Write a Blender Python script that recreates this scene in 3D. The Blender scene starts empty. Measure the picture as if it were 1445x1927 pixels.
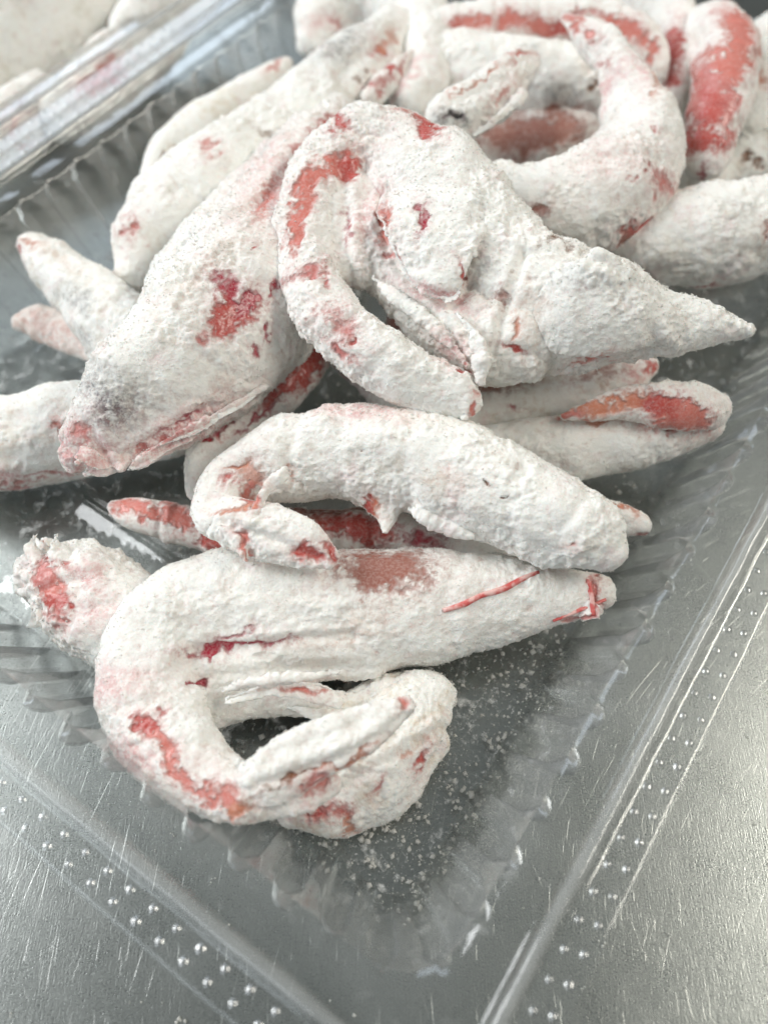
import bpy, bmesh, math, random, time
import numpy as np
from mathutils import Vector
from mathutils.bvhtree import BVHTree
T0 = time.time()
random.seed(7)
RNG = np.random.default_rng(11)
SC = bpy.context.scene
COL = SC.collection
MM = 0.001

# ------------------------------------------------------------------ camera
F_PX, CX, CY, H, PITCH = 1550.0, 722.5, 963.5, 0.200, math.radians(60)
cam_d = bpy.data.cameras.new('camera')
cam = bpy.data.objects.new('camera', cam_d)
COL.objects.link(cam)
cam.location = (0, 0, H)
cam.rotation_euler = (math.radians(30), 0, 0)
cam_d.sensor_fit = 'VERTICAL'
cam_d.sensor_height = 36
cam_d.lens = 36 * F_PX / 1927
cam_d.clip_start = 0.01
cam_d.clip_end = 50
cam_d.dof.use_dof = True
cam_d.dof.focus_distance = 0.192
cam_d.dof.aperture_fstop = 7.5
SC.camera = cam

# ------------------------------------------------------------------ world and lamps
SC.view_settings.view_transform = 'Standard'
SC.view_settings.look = 'None'
SC.view_settings.exposure = 0.13
SC.view_settings.gamma = 1.0
w = bpy.data.worlds.new('World')
SC.world = w
w.use_nodes = True
# a plain room: pale ceiling above, dimmer walls towards the horizon
_nt = w.node_tree
_bg = _nt.nodes['Background']
_tc = _nt.nodes.new('ShaderNodeTexCoord')
_sp = _nt.nodes.new('ShaderNodeSeparateXYZ')
_rm = _nt.nodes.new('ShaderNodeMapRange')
_rm.interpolation_type = 'SMOOTHSTEP'
for _i, _v in zip((1, 2, 3, 4), (0.0, 0.95, 0.08, 0.235)):
    _rm.inputs[_i].default_value = _v
_nt.links.new(_tc.outputs['Generated'], _sp.inputs[0])
_nt.links.new(_sp.outputs[2], _rm.inputs[0])
_nt.links.new(_rm.outputs[0], _bg.inputs[1])
_bg.inputs[0].default_value = (0.94, 0.99, 0.98, 1)


def lamp(name, loc, target, size, energy, color, size_y=None):
    d = bpy.data.lights.new(name, 'AREA')
    d.energy = energy
    d.color = color
    d.size = size
    if size_y:
        d.shape = 'RECTANGLE'
        d.size_y = size_y
    o = bpy.data.objects.new(name, d)
    COL.objects.link(o)
    o.location = loc
    o.rotation_euler = (Vector(target) - Vector(loc)).to_track_quat('-Z', 'Y').to_euler()
    return o


lamp('window_light', (-1.35, 0.50, 1.05), (0, 0.12, 0), 1.2, 25, (0.97, 0.99, 1.0), 1.0)
lamp('window_light', (-1.15, -0.85, 0.85), (0, 0.10, 0), 0.8, 4.5, (0.86, 0.93, 1.0), 0.7)
lamp('window_light', (-0.75, 2.05, 1.15), (0, 0.15, 0), 1.1, 6, (0.78, 0.88, 1.0), 0.7)
lamp('ceiling_tube_lamp', (1.02, 0.10, 1.15), (0.05, 0.08, 0), 0.8, 8, (1.0, 0.95, 0.85), 0.2)
lamp('ceiling_tube_lamp', (1.30, 0.62, 1.05), (0.05, 0.08, 0), 0.8, 3.5, (1.0, 0.95, 0.86), 0.2)

# ------------------------------------------------------------------ helpers
FWD = np.array([0, math.cos(PITCH), -math.sin(PITCH)])
UP = np.array([0, math.sin(PITCH), math.cos(PITCH)])
RT = np.array([1.0, 0, 0])
CAM = np.array([0, 0, H])


def ray(u, v):
    return (u - CX) / F_PX * RT + (CY - v) / F_PX * UP + FWD


def at(u, v, z):
    """world point at height z (metres) seen at photo pixel u, v; and its depth"""
    d = ray(u, v)
    t = (z - H) / d[2]
    return CAM + t * d, t


def project(V):
    q = V - CAM
    dep = q @ FWD
    return CX + F_PX * (q @ RT) / dep, CY - F_PX * (q @ UP) / dep


def hash3(i, j, k, seed):
    h = (i * 374761393 + j * 668265263 + k * 2147483647 + seed * 1274126177) & 0xFFFFFFFF
    h = ((h ^ (h >> 13)) * 1274126177) & 0xFFFFFFFF
    h = ((h ^ (h >> 16)) * 2246822519) & 0xFFFFFFFF
    return (h ^ (h >> 15)) & 0xFFFFFFFF


GR = np.array([[1, 1, 0], [-1, 1, 0], [1, -1, 0], [-1, -1, 0], [1, 0, 1], [-1, 0, 1], [1, 0, -1], [-1, 0, -1],
               [0, 1, 1], [0, -1, 1], [0, 1, -1], [0, -1, -1], [1, 1, 0], [-1, 1, 0], [0, -1, 1], [0, -1, -1]], float)


def gnoise(P, scale, seed=0):
    """gradient noise, about -1..1, wavelength `scale` metres"""
    p = P / scale
    i0 = np.floor(p).astype(np.int64)
    f = p - i0
    s = f * f * f * (f * (f * 6 - 15) + 10)
    out = np.zeros(len(P))
    for dx in (0, 1):
        wx = s[:, 0] if dx else 1 - s[:, 0]
        for dy in (0, 1):
            wy = s[:, 1] if dy else 1 - s[:, 1]
            for dz in (0, 1):
                wz = s[:, 2] if dz else 1 - s[:, 2]
                g = GR[hash3(i0[:, 0] + dx, i0[:, 1] + dy, i0[:, 2] + dz, seed) & 15]
                dot = g[:, 0] * (f[:, 0] - dx) + g[:, 1] * (f[:, 1] - dy) + g[:, 2] * (f[:, 2] - dz)
                out += wx * wy * wz * dot
    return out * 1.3


def sstep(a, b, x):
    t = np.clip((x - a) / (b - a), 0, 1)
    return t * t * (3 - 2 * t)


def np_mesh(name, V, F, smooth=True):
    """V (n,3), F (m,k) with constant k"""
    V = np.asarray(V, np.float32)
    F = np.asarray(F, np.int32)
    me = bpy.data.meshes.new(name)
    me.vertices.add(len(V))
    me.vertices.foreach_set('co', V.ravel())
    k = F.shape[1]
    me.loops.add(F.size)
    me.loops.foreach_set('vertex_index', F.ravel())
    me.polygons.add(len(F))
    me.polygons.foreach_set('loop_start', np.arange(0, F.size, k, dtype=np.int32))
    me.polygons.foreach_set('loop_total', np.full(len(F), k, np.int32))
    me.update(calc_edges=True)
    me.validate()
    if smooth:
        me.polygons.foreach_set('use_smooth', np.ones(len(me.polygons), bool))
    return me


def link(name, me, mat=None, parent=None, **props):
    o = bpy.data.objects.new(name, me)
    COL.objects.link(o)
    if mat is not None and not me.materials:
        me.materials.append(mat)
    if parent is not None:
        o.parent = parent
    for k, v in props.items():
        o[k] = v
    return o


def empty(name, loc, label, cat, group=None):
    o = bpy.data.objects.new(name, None)
    COL.objects.link(o)
    o.empty_display_size = 0.01
    o.location = loc
    o['label'] = label
    o['category'] = cat
    if group:
        o['group'] = group
    return o


# ------------------------------------------------------------------ materials
class NT:
    def __init__(self, name):
        self.m = bpy.data.materials.new(name)
        self.m.use_nodes = True
        self.t = self.m.node_tree
        self.t.nodes.clear()
        self.out = self.n('ShaderNodeOutputMaterial')

    def n(self, typ, **kw):
        nd = self.t.nodes.new(typ)
        for k, v in kw.items():
            setattr(nd, k, v)
        return nd

    def l(self, a, b):
        self.t.links.new(a, b)

    def val(self, sock, x):
        if isinstance(x, (int, float, tuple, list)):
            sock.default_value = x
        else:
            self.l(x, sock)

    def math(self, op, a, b=0.0, c=0.0, clamp=False):
        nd = self.n('ShaderNodeMath', operation=op, use_clamp=clamp)
        for s, x in zip(nd.inputs, (a, b, c)):
            self.val(s, x)
        return nd.outputs[0]

    def mix(self, fac, a, b, blend='MIX'):
        nd = self.n('ShaderNodeMix', data_type='RGBA', blend_type=blend)
        self.val(nd.inputs[0], fac)
        self.val(nd.inputs[6], a)
        self.val(nd.inputs[7], b)
        return nd.outputs[2]

    def noise(self, vec, scale, detail=3, rough=0.55, dist=0.0):
        nd = self.n('ShaderNodeTexNoise')
        nd.inputs['Scale'].default_value = scale
        nd.inputs['Detail'].default_value = detail
        nd.inputs['Roughness'].default_value = rough
        nd.inputs['Distortion'].default_value = dist
        if vec is not None:
            self.l(vec, nd.inputs['Vector'])
        return nd.outputs['Fac']

    def ramp(self, x, a, b, lo=0.0, hi=1.0):
        nd = self.n('ShaderNodeMapRange', interpolation_type='SMOOTHSTEP')
        self.val(nd.inputs[0], x)
        for i, v in zip((1, 2, 3, 4), (a, b, lo, hi)):
            self.val(nd.inputs[i], v)
        return nd.outputs[0]


def mat_prawn():
    t = NT('starch_coated_prawn')
    pos = t.n('ShaderNodeNewGeometry').outputs['Position']
    coat = t.n('ShaderNodeAttribute', attribute_name='coat').outputs['Fac']
    bare = t.n('ShaderNodeAttribute', attribute_name='bare').outputs['Color']
    hue = t.n('ShaderNodeAttribute', attribute_name='hue').outputs['Color']
    n1 = t.noise(pos, 1500, 3, 0.6)
    n2 = t.noise(pos, 500, 3, 0.6)
    n3 = t.noise(pos, 110, 3, 0.6)
    c = t.math('ADD', coat, t.math('MULTIPLY', t.math('SUBTRACT', n1, 0.5), 0.55))
    c = t.math('ADD', c, t.math('MULTIPLY', t.math('SUBTRACT', n2, 0.5), 0.55))
    fac = t.ramp(c, 0.16, 0.78)
    tint = t.n('ShaderNodeAttribute', attribute_name='tint').outputs['Color']
    tamt = t.n('ShaderNodeAttribute', attribute_name='tint').outputs['Alpha']
    # powder: near white, thinner places let the flesh tint through
    thin = t.ramp(t.math('ADD', t.math('MULTIPLY', n3, 0.6), t.math('MULTIPLY', n2, 0.4)), 0.31, 0.53)
    white = t.mix(thin, hue, (0.92, 0.91, 0.865, 1))
    sp = t.ramp(t.math('ADD', t.math('MULTIPLY', n1, 0.5), t.math('MULTIPLY', n2, 0.5)), 0.36, 0.64, 1.35, 0.30)
    white = t.mix(t.math('MULTIPLY', tamt, sp, clamp=True), white, tint)
    thin2 = t.ramp(c, 0.50, 0.98)
    white = t.mix(thin2, t.mix(0.66, bare, white), white)
    fleck = t.ramp(n1, 0.30, 0.62, 0.45, 0.0)
    barev = t.mix(t.math('MULTIPLY', fleck, 0.6), bare, (0.75, 0.60, 0.56, 1))
    colr = t.mix(fac, barev, white)
    p = t.n('ShaderNodeBsdfPrincipled')
    t.l(colr, p.inputs['Base Color'])
    t.l(t.math('MULTIPLY_ADD', fac, 0.58, 0.24), p.inputs['Roughness'])
    p.inputs['Specular IOR Level'].default_value = 0.4
    p.inputs['Subsurface Weight'].default_value = 0.35
    p.inputs['Subsurface Radius'].default_value = (1.0, 0.75, 0.65)
    p.inputs['Subsurface Scale'].default_value = 0.0006
    b = t.n('ShaderNodeBump')
    b.inputs['Strength'].default_value = 0.7
    b.inputs['Distance'].default_value = 0.00035
    hgt = t.math('ADD', t.math('MULTIPLY', t.noise(pos, 2600, 2, 0.6), 0.5), t.math('MULTIPLY', n1, 0.8))
    hgt = t.math('ADD', hgt, t.math('MULTIPLY', n2, 0.8))
    hgt = t.math('ADD', t.math('MULTIPLY', hgt, t.math('MULTIPLY_ADD', fac, 0.85, 0.15)), t.math('MULTIPLY', fac, 0.8))
    t.l(hgt, b.inputs['Height'])
    t.l(b.outputs[0], p.inputs['Normal'])
    t.l(p.outputs[0], t.out.inputs[0])
    return t.m


def mat_grain():
    t = NT('starch_grain')
    p = t.n('ShaderNodeBsdfPrincipled')
    p.inputs['Base Color'].default_value = (0.90, 0.895, 0.865, 1)
    p.inputs['Roughness'].default_value = 0.7
    p.inputs['Specular IOR Level'].default_value = 0.3
    tl = t.n('ShaderNodeBsdfTranslucent')
    tl.inputs[0].default_value = (0.92, 0.90, 0.86, 1)
    mx = t.n('ShaderNodeMixShader')
    mx.inputs[0].default_value = 0.5
    t.l(p.outputs[0], mx.inputs[1])
    t.l(tl.outputs[0], mx.inputs[2])
    t.l(mx.outputs[0], t.out.inputs[0])
    return t.m


def mat_plain(name, col, rough=0.4, noise=None):
    t = NT(name)
    p = t.n('ShaderNodeBsdfPrincipled')
    pos = t.n('ShaderNodeNewGeometry').outputs['Position']
    nz = t.noise(pos, 380, 4)
    c2 = noise or tuple(x * 0.6 for x in col[:3]) + (1,)
    t.l(t.mix(t.ramp(nz, 0.4, 0.65), col, c2), p.inputs['Base Color'])
    p.inputs['Roughness'].default_value = rough
    t.l(p.outputs[0], t.out.inputs[0])
    return t.m


def mat_plastic(dust=False, bump=False):
    t = NT('clear_plastic_dusted' if dust else 'clear_plastic')
    pos = t.n('ShaderNodeNewGeometry').outputs['Position']
    b = t.n('ShaderNodeBump')
    b.inputs['Strength'].default_value = 0.25
    b.inputs['Distance'].default_value = 0.0008
    t.l(t.noise(pos, 130, 2, 0.5), b.inputs['Height'])
    lw = t.n('ShaderNodeLayerWeight')
    lw.inputs[0].default_value = 0.5
    t.l(b.outputs[0], lw.inputs['Normal'])
    f5 = t.math('POWER', lw.outputs['Facing'], 3.2)
    fr = t.math('MULTIPLY_ADD', f5, 0.80, 0.05 if not bump else 0.40)
    tr = t.n('ShaderNodeBsdfTransparent')
    tr.inputs[0].default_value = (0.985, 0.99, 0.99, 1)
    gl = t.n('ShaderNodeBsdfGlossy')
    gl.inputs['Roughness'].default_value = 0.22 if bump else 0.06
    t.l(b.outputs[0], gl.inputs['Normal'])
    mx = t.n('ShaderNodeMixShader')
    t.l(fr, mx.inputs[0])
    t.l(tr.outputs[0], mx.inputs[1])
    t.l(gl.outputs[0], mx.inputs[2])
    res = mx.outputs[0]
    if dust:
        df = t.n('ShaderNodeBsdfDiffuse')
        df.inputs[0].default_value = (0.85, 0.86, 0.85, 1)
        at_ = t.n('ShaderNodeAttribute', attribute_name='dust').outputs['Fac']
        blot = t.ramp(t.noise(pos, 260, 4, 0.6), 0.57, 0.74)
        fine = t.ramp(t.noise(pos, 1100, 2, 0.6), 0.60, 0.72)
        hz = t.n('ShaderNodeAttribute', attribute_name='haze').outputs['Fac']
        d = t.math('MULTIPLY', t.math('ADD', t.math('MULTIPLY', blot, 0.62), t.math('MULTIPLY', fine, 0.35)), at_, clamp=True)
        d = t.math('ADD', d, hz, clamp=True)
        mx2 = t.n('ShaderNodeMixShader')
        t.l(d, mx2.inputs[0])
        t.l(res, mx2.inputs[1])
        t.l(df.outputs[0], mx2.inputs[2])
        res = mx2.outputs[0]
    t.l(res, t.out.inputs[0])
    return t.m


def mat_steel():
    t = NT('brushed_steel')
    pos = t.n('ShaderNodeNewGeometry').outputs['Position']

    def stretch(ang, sx, sy):
        mp = t.n('ShaderNodeMapping')
        mp.inputs['Rotation'].default_value = (0, 0, ang)
        mp.inputs['Scale'].default_value = (sx, sy, 1)
        t.l(pos, mp.inputs[0])
        return mp.outputs[0]
    # straight hairlines, broken up
    s1 = t.noise(stretch(0.03, 3800, 240), 1.0, 2, 0.5)
    s2 = t.noise(stretch(-0.35, 2600, 200), 1.0, 2, 0.5)
    s3 = t.noise(stretch(1.25, 2600, 130), 1.0, 2, 0.5)
    grain = t.noise(pos, 2300, 3, 0.65)
    blot = t.noise(pos, 55, 4, 0.6)
    # arcs: swirls of a scouring pad round a point beyond the right edge of the frame
    sep = t.n('ShaderNodeSeparateXYZ')
    t.l(pos, sep.inputs[0])

    def arcs(cx, cy, freq, amp):
        dx = t.math('SUBTRACT', sep.outputs[0], cx)
        dy = t.math('SUBTRACT', sep.outputs[1], cy)
        r = t.math('SQRT', t.math('ADD', t.math('MULTIPLY', dx, dx), t.math('MULTIPLY', dy, dy)))
        a = t.math('ARCTAN2', dy, dx)
        cb = t.n('ShaderNodeCombineXYZ')
        t.l(t.math('MULTIPLY', r, freq), cb.inputs[0])
        t.l(t.math('MULTIPLY', a, amp), cb.inputs[1])
        return t.noise(cb.outputs[0], 1.0, 2, 0.5)
    ar = arcs(0.155, 0.005, 2600, 9)
    ar3 = arcs(-0.16, -0.05, 2300, 12)
    ar4 = arcs(-0.02, 0.16, 2500, 16)
    ar2 = arcs(0.19, -0.05, 1900, 6)
    line = lambda x, a, b: t.ramp(x, a, b)
    scr = t.math('ADD', line(ar, 0.66, 0.74), line(ar2, 0.67, 0.75))
    scr = t.math('ADD', scr, t.math('MULTIPLY', t.math('ADD', line(ar3, 0.68, 0.76), line(ar4, 0.69, 0.77)), 0.5))
    scr = t.math('ADD', scr, t.math('MULTIPLY', line(s1, 0.68, 0.78), 0.28))
    scr = t.math('ADD', scr, t.math('MULTIPLY', line(s2, 0.70, 0.78), 0.3), clamp=True)
    dark = t.math('MULTIPLY', t.math('ADD', line(s3, 0.62, 0.74), line(t.noise(pos, 1200, 2, 0.6, 1.0), 0.58, 0.72)), 0.35)
    col = t.mix(blot, (0.29, 0.308, 0.297, 1), (0.42, 0.438, 0.420, 1))
    col = t.mix(t.math('MULTIPLY', t.math('SUBTRACT', grain, 0.38), 1.1, clamp=True), col, (0.62, 0.64, 0.615, 1))
    col = t.mix(t.math('MULTIPLY', scr, 0.45), col, (0.80, 0.80, 0.77, 1))
    col = t.mix(dark, col, (0.22, 0.23, 0.23, 1))
    p = t.n('ShaderNodeBsdfPrincipled')
    t.l(col, p.inputs['Base Color'])
    p.inputs['Metallic'].default_value = 1.0
    t.l(t.math('ADD', t.math('MULTIPLY_ADD', grain, 0.12, 0.19), t.math('MULTIPLY', blot, 0.08)), p.inputs['Roughness'])
    b = t.n('ShaderNodeBump')
    b.inputs['Strength'].default_value = 0.35
    b.inputs['Distance'].default_value = 0.00012
    hh = t.math('ADD', t.math('MULTIPLY', grain, 1.2), t.math('SUBTRACT', t.math('MULTIPLY', s1, 0.8), t.math('MULTIPLY', scr, 0.35)))
    t.l(hh, b.inputs['Height'])
    t.l(b.outputs[0], p.inputs['Normal'])
    t.l(p.outputs[0], t.out.inputs[0])
    return t.m


M_PRAWN, M_GRAIN = mat_prawn(), mat_grain()
M_PLASTIC, M_DUST, M_STEEL = mat_plastic(False, True), mat_plastic(True), mat_steel()
M_RED = mat_plain('red_antenna', (0.62, 0.11, 0.10, 1), 0.4, (0.80, 0.50, 0.46, 1))
M_ORANGE = mat_plain('orange_spine', (0.72, 0.36, 0.22, 1), 0.5, (0.84, 0.70, 0.60, 1))

# ------------------------------------------------------------------ steel table
me = np_mesh('steel_table', [(-1.2, -0.6, 0), (1.2, -0.6, 0), (1.2, 1.9, 0), (-1.2, 1.9, 0)], [(0, 1, 2, 3)], False)
link('table_surface', me, M_STEEL, kind='structure')

# ------------------------------------------------------------------ clear plastic tray
A_ANG = math.radians(55.6)
AX = np.array([math.cos(A_ANG), math.sin(A_ANG), 0])            # along the right rim, away from the viewer
BX = np.array([-math.sin(A_ANG), math.cos(A_ANG), 0])           # along the near-left rim
CORNER = np.array([0.0107, -0.0190, 0])                         # where the two beads meet
LA, LB, R0 = 0.330, 0.240, 0.014
ZR = 0.030


def rr_point(s, d):
    """point on the rounded rectangle inset by d; s in 0..1 round the perimeter (by the bead outline)"""
    r0 = R0
    sides = [LA - 2 * r0, LB - 2 * r0, LA - 2 * r0, LB - 2 * r0]
    arc = r0 * math.pi / 2
    per = sum(sides) + 4 * arc
    x = s * per
    # concentric outside the bead, nearly constant across the flange, tighter down the wall
    r = np.where(np.asarray(d) < 0.010, r0 + np.maximum(-np.asarray(d), 0), np.maximum(r0 - 0.5 * (np.asarray(d) - 0.010), 0.007))
    out = np.zeros((len(np.atleast_1d(s)), 2))
    nrm = np.zeros_like(out)
    x = np.atleast_1d(x).copy()
    d = np.broadcast_to(d, x.shape)
    r = np.broadcast_to(r, x.shape)
    off = d + r                          # centre of the corner arc, from the side
    corners = [(LA, 0), (LA, LB), (0, LB), (0, 0)]
    dirs = [(1, 0), (0, 1), (-1, 0), (0, -1)]
    start = [(0, 0), (LA, 0), (LA, LB), (0, LB)]
    pos = 0.0
    for i in range(4):
        dx, dy = dirs[i]
        nx, ny = -dy, dx                 # inward
        m = (x >= pos) & (x < pos + sides[i] + 1e-9)
        tt = (x[m] - pos) / sides[i]
        lo = off[m]
        L = LA if i % 2 == 0 else LB
        al = lo + tt * (L - 2 * lo)
        out[m, 0] = start[i][0] + dx * al + nx * d[m]
        out[m, 1] = start[i][1] + dy * al + ny * d[m]
        nrm[m] = (-nx, -ny)
        pos += sides[i]
        m = (x >= pos) & (x < pos + arc + (1e-6 if i == 3 else 0))
        th = (x[m] - pos) / arc * math.pi / 2
        # corner centre
        cxn, cyn = corners[i]
        px, py = dx, dy
        qx, qy = nx, ny
        ccx = cxn - px * off[m] + qx * off[m]
        ccy = cyn - py * off[m] + qy * off[m]
        ex = px * np.sin(th) - qx * np.cos(th)
        ey = py * np.sin(th) - qy * np.cos(th)
        out[m, 0] = ccx + ex * r[m]
        out[m, 1] = ccy + ey * r[m]
        nrm[m, 0], nrm[m, 1] = ex, ey
        pos += arc
    return out, per


def tray_mesh():
    NS = 1600
    s = np.concatenate([np.linspace(0.0002, 0.2, 520, False), np.linspace(0.2, 0.72, 440, False), np.linspace(0.72, 0.9998, 640)])
    per = rr_point(s[:1], np.array([0.0]))[1]
    ph = s * per / 0.0125
    nr = round(per / 0.0125)
    ph = s * nr
    fr = np.abs((ph % 1.0) - 0.5) * 2                # 0 at channel centre, 1 between channels
    jit = 0.0016 * np.sin(np.floor(ph) * 2.3)
    chan = 1 - sstep(0.46, 0.66, fr)                 # 1 in the channel
    xy0 = rr_point(s, np.zeros(NS))[0]
    edge = np.minimum(np.minimum(xy0[:, 0], LA - xy0[:, 0]) + 0 * s, 1) + np.minimum(xy0[:, 1], LB - xy0[:, 1])
    rib_amp = 0.45 + 0.55 * sstep(0.020, 0.045, edge)
    prof = []                                        # (kind, d, z)
    for dd, z in ((-0.0100, ZR - 0.0003), (-0.0097, ZR), (-0.0090, ZR + 0.0001), (-0.0062, ZR), (-0.0034, ZR), (-0.0023, ZR + 0.0001), (-0.0019, ZR + 0.0005), (-0.0015, ZR + 0.0012),
                  (-0.0009, ZR + 0.0020), (0, ZR + 0.0023), (0.0009, ZR + 0.0020), (0.0015, ZR + 0.0012), (0.0019, ZR + 0.0005), (0.0023, ZR + 0.0001),
                  (0.0034, ZR - 0.0002), (0.0055, ZR - 0.0003), (0.0080, ZR - 0.0004)):
        prof.append((dd, z, 0.0))
    n_rim = len(prof)
    rings, dust = [], []
    for dd, z, _ in prof:
        rings.append((np.full(NS, dd), np.full(NS, z)))
        dust.append(0.06)
    # wall: top to bottom, tau 0..1; channels bulge outwards and stop in a round lobe
    for tau in np.concatenate([np.linspace(0, 0.25, 10), np.linspace(0.28, 0.92, 14), np.linspace(0.94, 1.0, 5)]):
        z = ZR - 0.0006 - tau * (ZR - 0.0022)
        base = 0.0118 + tau * 0.0125
        lobe_in = sstep(0.0, 0.10, tau - 0.16 * sstep(0.0, 0.6, fr) ** 2)
        fade = 1 - sstep(0.90, 1.0, tau)
        bulge = chan * lobe_in * (0.0042 * (1 - 0.30 * tau) + 0.4 * jit) * fade * rib_amp
        rings.append((base - bulge + 0.0 * s, np.full(NS, z)))
        dust.append(0.18 + 0.5 * tau ** 2)
    for q, (dd, z) in enumerate(((0.0250, 0.0016), (0.0258, 0.0012), (0.0272, 0.0011), (0.0288, 0.0016), (0.0340, 0.0019), (0.040, 0.0019), (0.050, 0.0019), (0.0588, 0.0019), (0.0594, 0.0026), (0.0600, 0.0034), (0.0606, 0.0026), (0.0612, 0.0019), (0.0618, 0.0026), (0.0624, 0.0034), (0.0630, 0.0026), (0.0636, 0.0019), (0.070, 0.0019),
                                 (0.080, 0.0019), (0.098, 0.0019))):
        rings.append((np.full(NS, dd), np.full(NS, z)))
        dust.append(1.0)
    V = []
    for dd, z in rings:
        xy, _ = rr_point(s, dd)
        P = CORNER + xy[:, :1] * AX + xy[:, 1:] * BX
        P[:, 2] = z
        V.append(P)
    nr_ = len(rings)
    V = np.concatenate(V)
    wob = gnoise(V, 0.022, 5) * 0.0005 + gnoise(V, 0.007, 6) * 0.00018
    k = np.clip((V[:, 2] - 0.004) / 0.02, 0, 1) * 0.45
    V[:, 2] += wob * k
    V[:, 0] += gnoise(V, 0.012, 8) * 0.0004 * k
    V[:, 1] += gnoise(V, 0.012, 9) * 0.0004 * k
    i = np.arange(NS)
    j = (i + 1) % NS
    Fc = np.concatenate([np.stack([r * NS + i, r * NS + j, (r + 1) * NS + j, (r + 1) * NS + i], 1) for r in range(nr_ - 1)])
    # close the floor
    last = (nr_ - 1) * NS
    c = len(V)
    cen = V[last:last + NS].mean(0)
    V = np.concatenate([V, cen[None]])
    me = np_mesh('tray_shell', V, Fc)
    bm = bmesh.new()
    bm.from_mesh(me)
    bm.verts.ensure_lookup_table()
    for a, b in zip(i, j):
        bm.faces.new((bm.verts[last + a], bm.verts[last + b], bm.verts[c])).smooth = True
    bmesh.ops.recalc_face_normals(bm, faces=bm.faces[:])
    bm.to_mesh(me)
    bm.free()
    a = me.attributes.new('dust', 'FLOAT', 'POINT')
    dv = np.concatenate([np.repeat(dust, NS), [1.0]]).astype(np.float32)
    a.data.foreach_set('value', dv)
    a = me.attributes.new('haze', 'FLOAT', 'POINT')
    zz = V[:, 2]
    hv = 0.003 + 0.075 * sstep(0.004, 0.012, zz) * (1 - sstep(0.0285, 0.0300, zz)) + 0.10 * sstep(ZR + 0.0008, ZR + 0.0020, zz)
    a.data.foreach_set('value', hv.astype(np.float32))
    return me, n_rim


TRAY_ME, _ = tray_mesh()


def dome_mesh():
    bm = bmesh.new()
    R, Hh = 0.00088, 0.00034
    rings = [(0.0, 0.0013), (0.0001, 0.00105)]
    prev = None
    N = 14
    for k in range(6):
        r = R * (1 - k / 5)
        z = Hh * (1 - (r / R) ** 2)
        if k == 5:
            top = bm.verts.new((0, 0, z))
            for q in range(N):
                bm.faces.new((prev[q], prev[(q + 1) % N], top))
        else:
            ring = [bm.verts.new((r * math.cos(2 * math.pi * q / N), r * math.sin(2 * math.pi * q / N), z)) for q in range(N)]
            if prev:
                for q in range(N):
                    bm.faces.new((prev[q], prev[(q + 1) % N], ring[(q + 1) % N], ring[q]))
            prev = ring
    for f in bm.faces:
        f.smooth = True
    me = bpy.data.meshes.new('rim_bump')
    bm.to_mesh(me)
    bm.free()
    return me


DOME = dome_mesh()


def make_tray(label, offset, with_bumps):
    root = empty('plastic_tray', CORNER + offset, label, 'tray', None)
    sh = link('tray_shell', TRAY_ME, M_DUST, root)
    sh.location = -CORNER
    md = sh.modifiers.new('solid', 'SOLIDIFY')
    md.thickness = 0.00035
    md.offset = 0
    sp = 0.0058
    for row, d in ((0, -0.0042), (1, -0.0076)):
        if with_bumps == 'near':
            spots = [('a', 0.010 + q * sp) for q in range(0, 27)] + [('b', 0.010 + q * sp) for q in range(0, 25)] + [('b0', 0.112 + q * sp) for q in range(16)]
        else:
            spots = [('b', 0.0)] * 0 + [('a', 0.112 + q * sp) for q in range(18)]
        for side, al in spots:
            al += 0.0012 * row
            xy = (d, al) if side == 'b' else (al, d)
            if side == 'b0':
                xy = (al, LB - d)
            # the rounded corner: keep the bumps on the straight runs
            if min(xy[0], xy[1]) < 0 and max(xy) < R0 * 0.9:
                continue
            p = xy[0] * AX + xy[1] * BX
            b = link('rim_bump', DOME, M_PLASTIC, root)
            b.location = (p[0], p[1], ZR + 0.0001)
            b.rotation_euler = (0, 0, RNG.uniform(0, 6))
            sc = RNG.uniform(0.85, 1.1)
            b.scale = (sc, sc, sc * RNG.uniform(0.8, 1.2))
    return root


make_tray('clear plastic tray with ribbed walls under the heap of coated prawns', np.zeros(3), 'near')
make_tray('second clear plastic tray behind, beyond the ribbed far wall of the first', BX * (LB + 0.0175) + np.array([0, 0, 0.0007]), '')

# ------------------------------------------------------------------ prawns
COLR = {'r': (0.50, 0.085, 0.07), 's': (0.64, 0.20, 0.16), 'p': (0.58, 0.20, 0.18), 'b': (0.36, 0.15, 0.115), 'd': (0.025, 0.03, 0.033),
        'o': (0.63, 0.25, 0.155), 'n': (0.20, 0.085, 0.03), 'm': (0.40, 0.03, 0.055), 'f': (0.62, 0.36, 0.29)}


def catmull(P, step):
    P = np.asarray(P, float)
    ext = np.vstack([2 * P[0] - P[1], P, 2 * P[-1] - P[-2]])
    out = []
    for i in range(1, len(ext) - 2):
        a, b, c, d = ext[i - 1:i + 3]
        L = np.linalg.norm(c[:3] - b[:3])
        n = max(2, int(L / step))
        t = (np.arange(n) / n)[:, None]
        out.append(0.5 * (2 * b + (c - a) * t + (2 * a - 5 * b + 4 * c - d) * t ** 2 + (3 * b - a - 3 * c + d) * t ** 3))
    out.append(P[-1:])
    return np.vstack(out)


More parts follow.
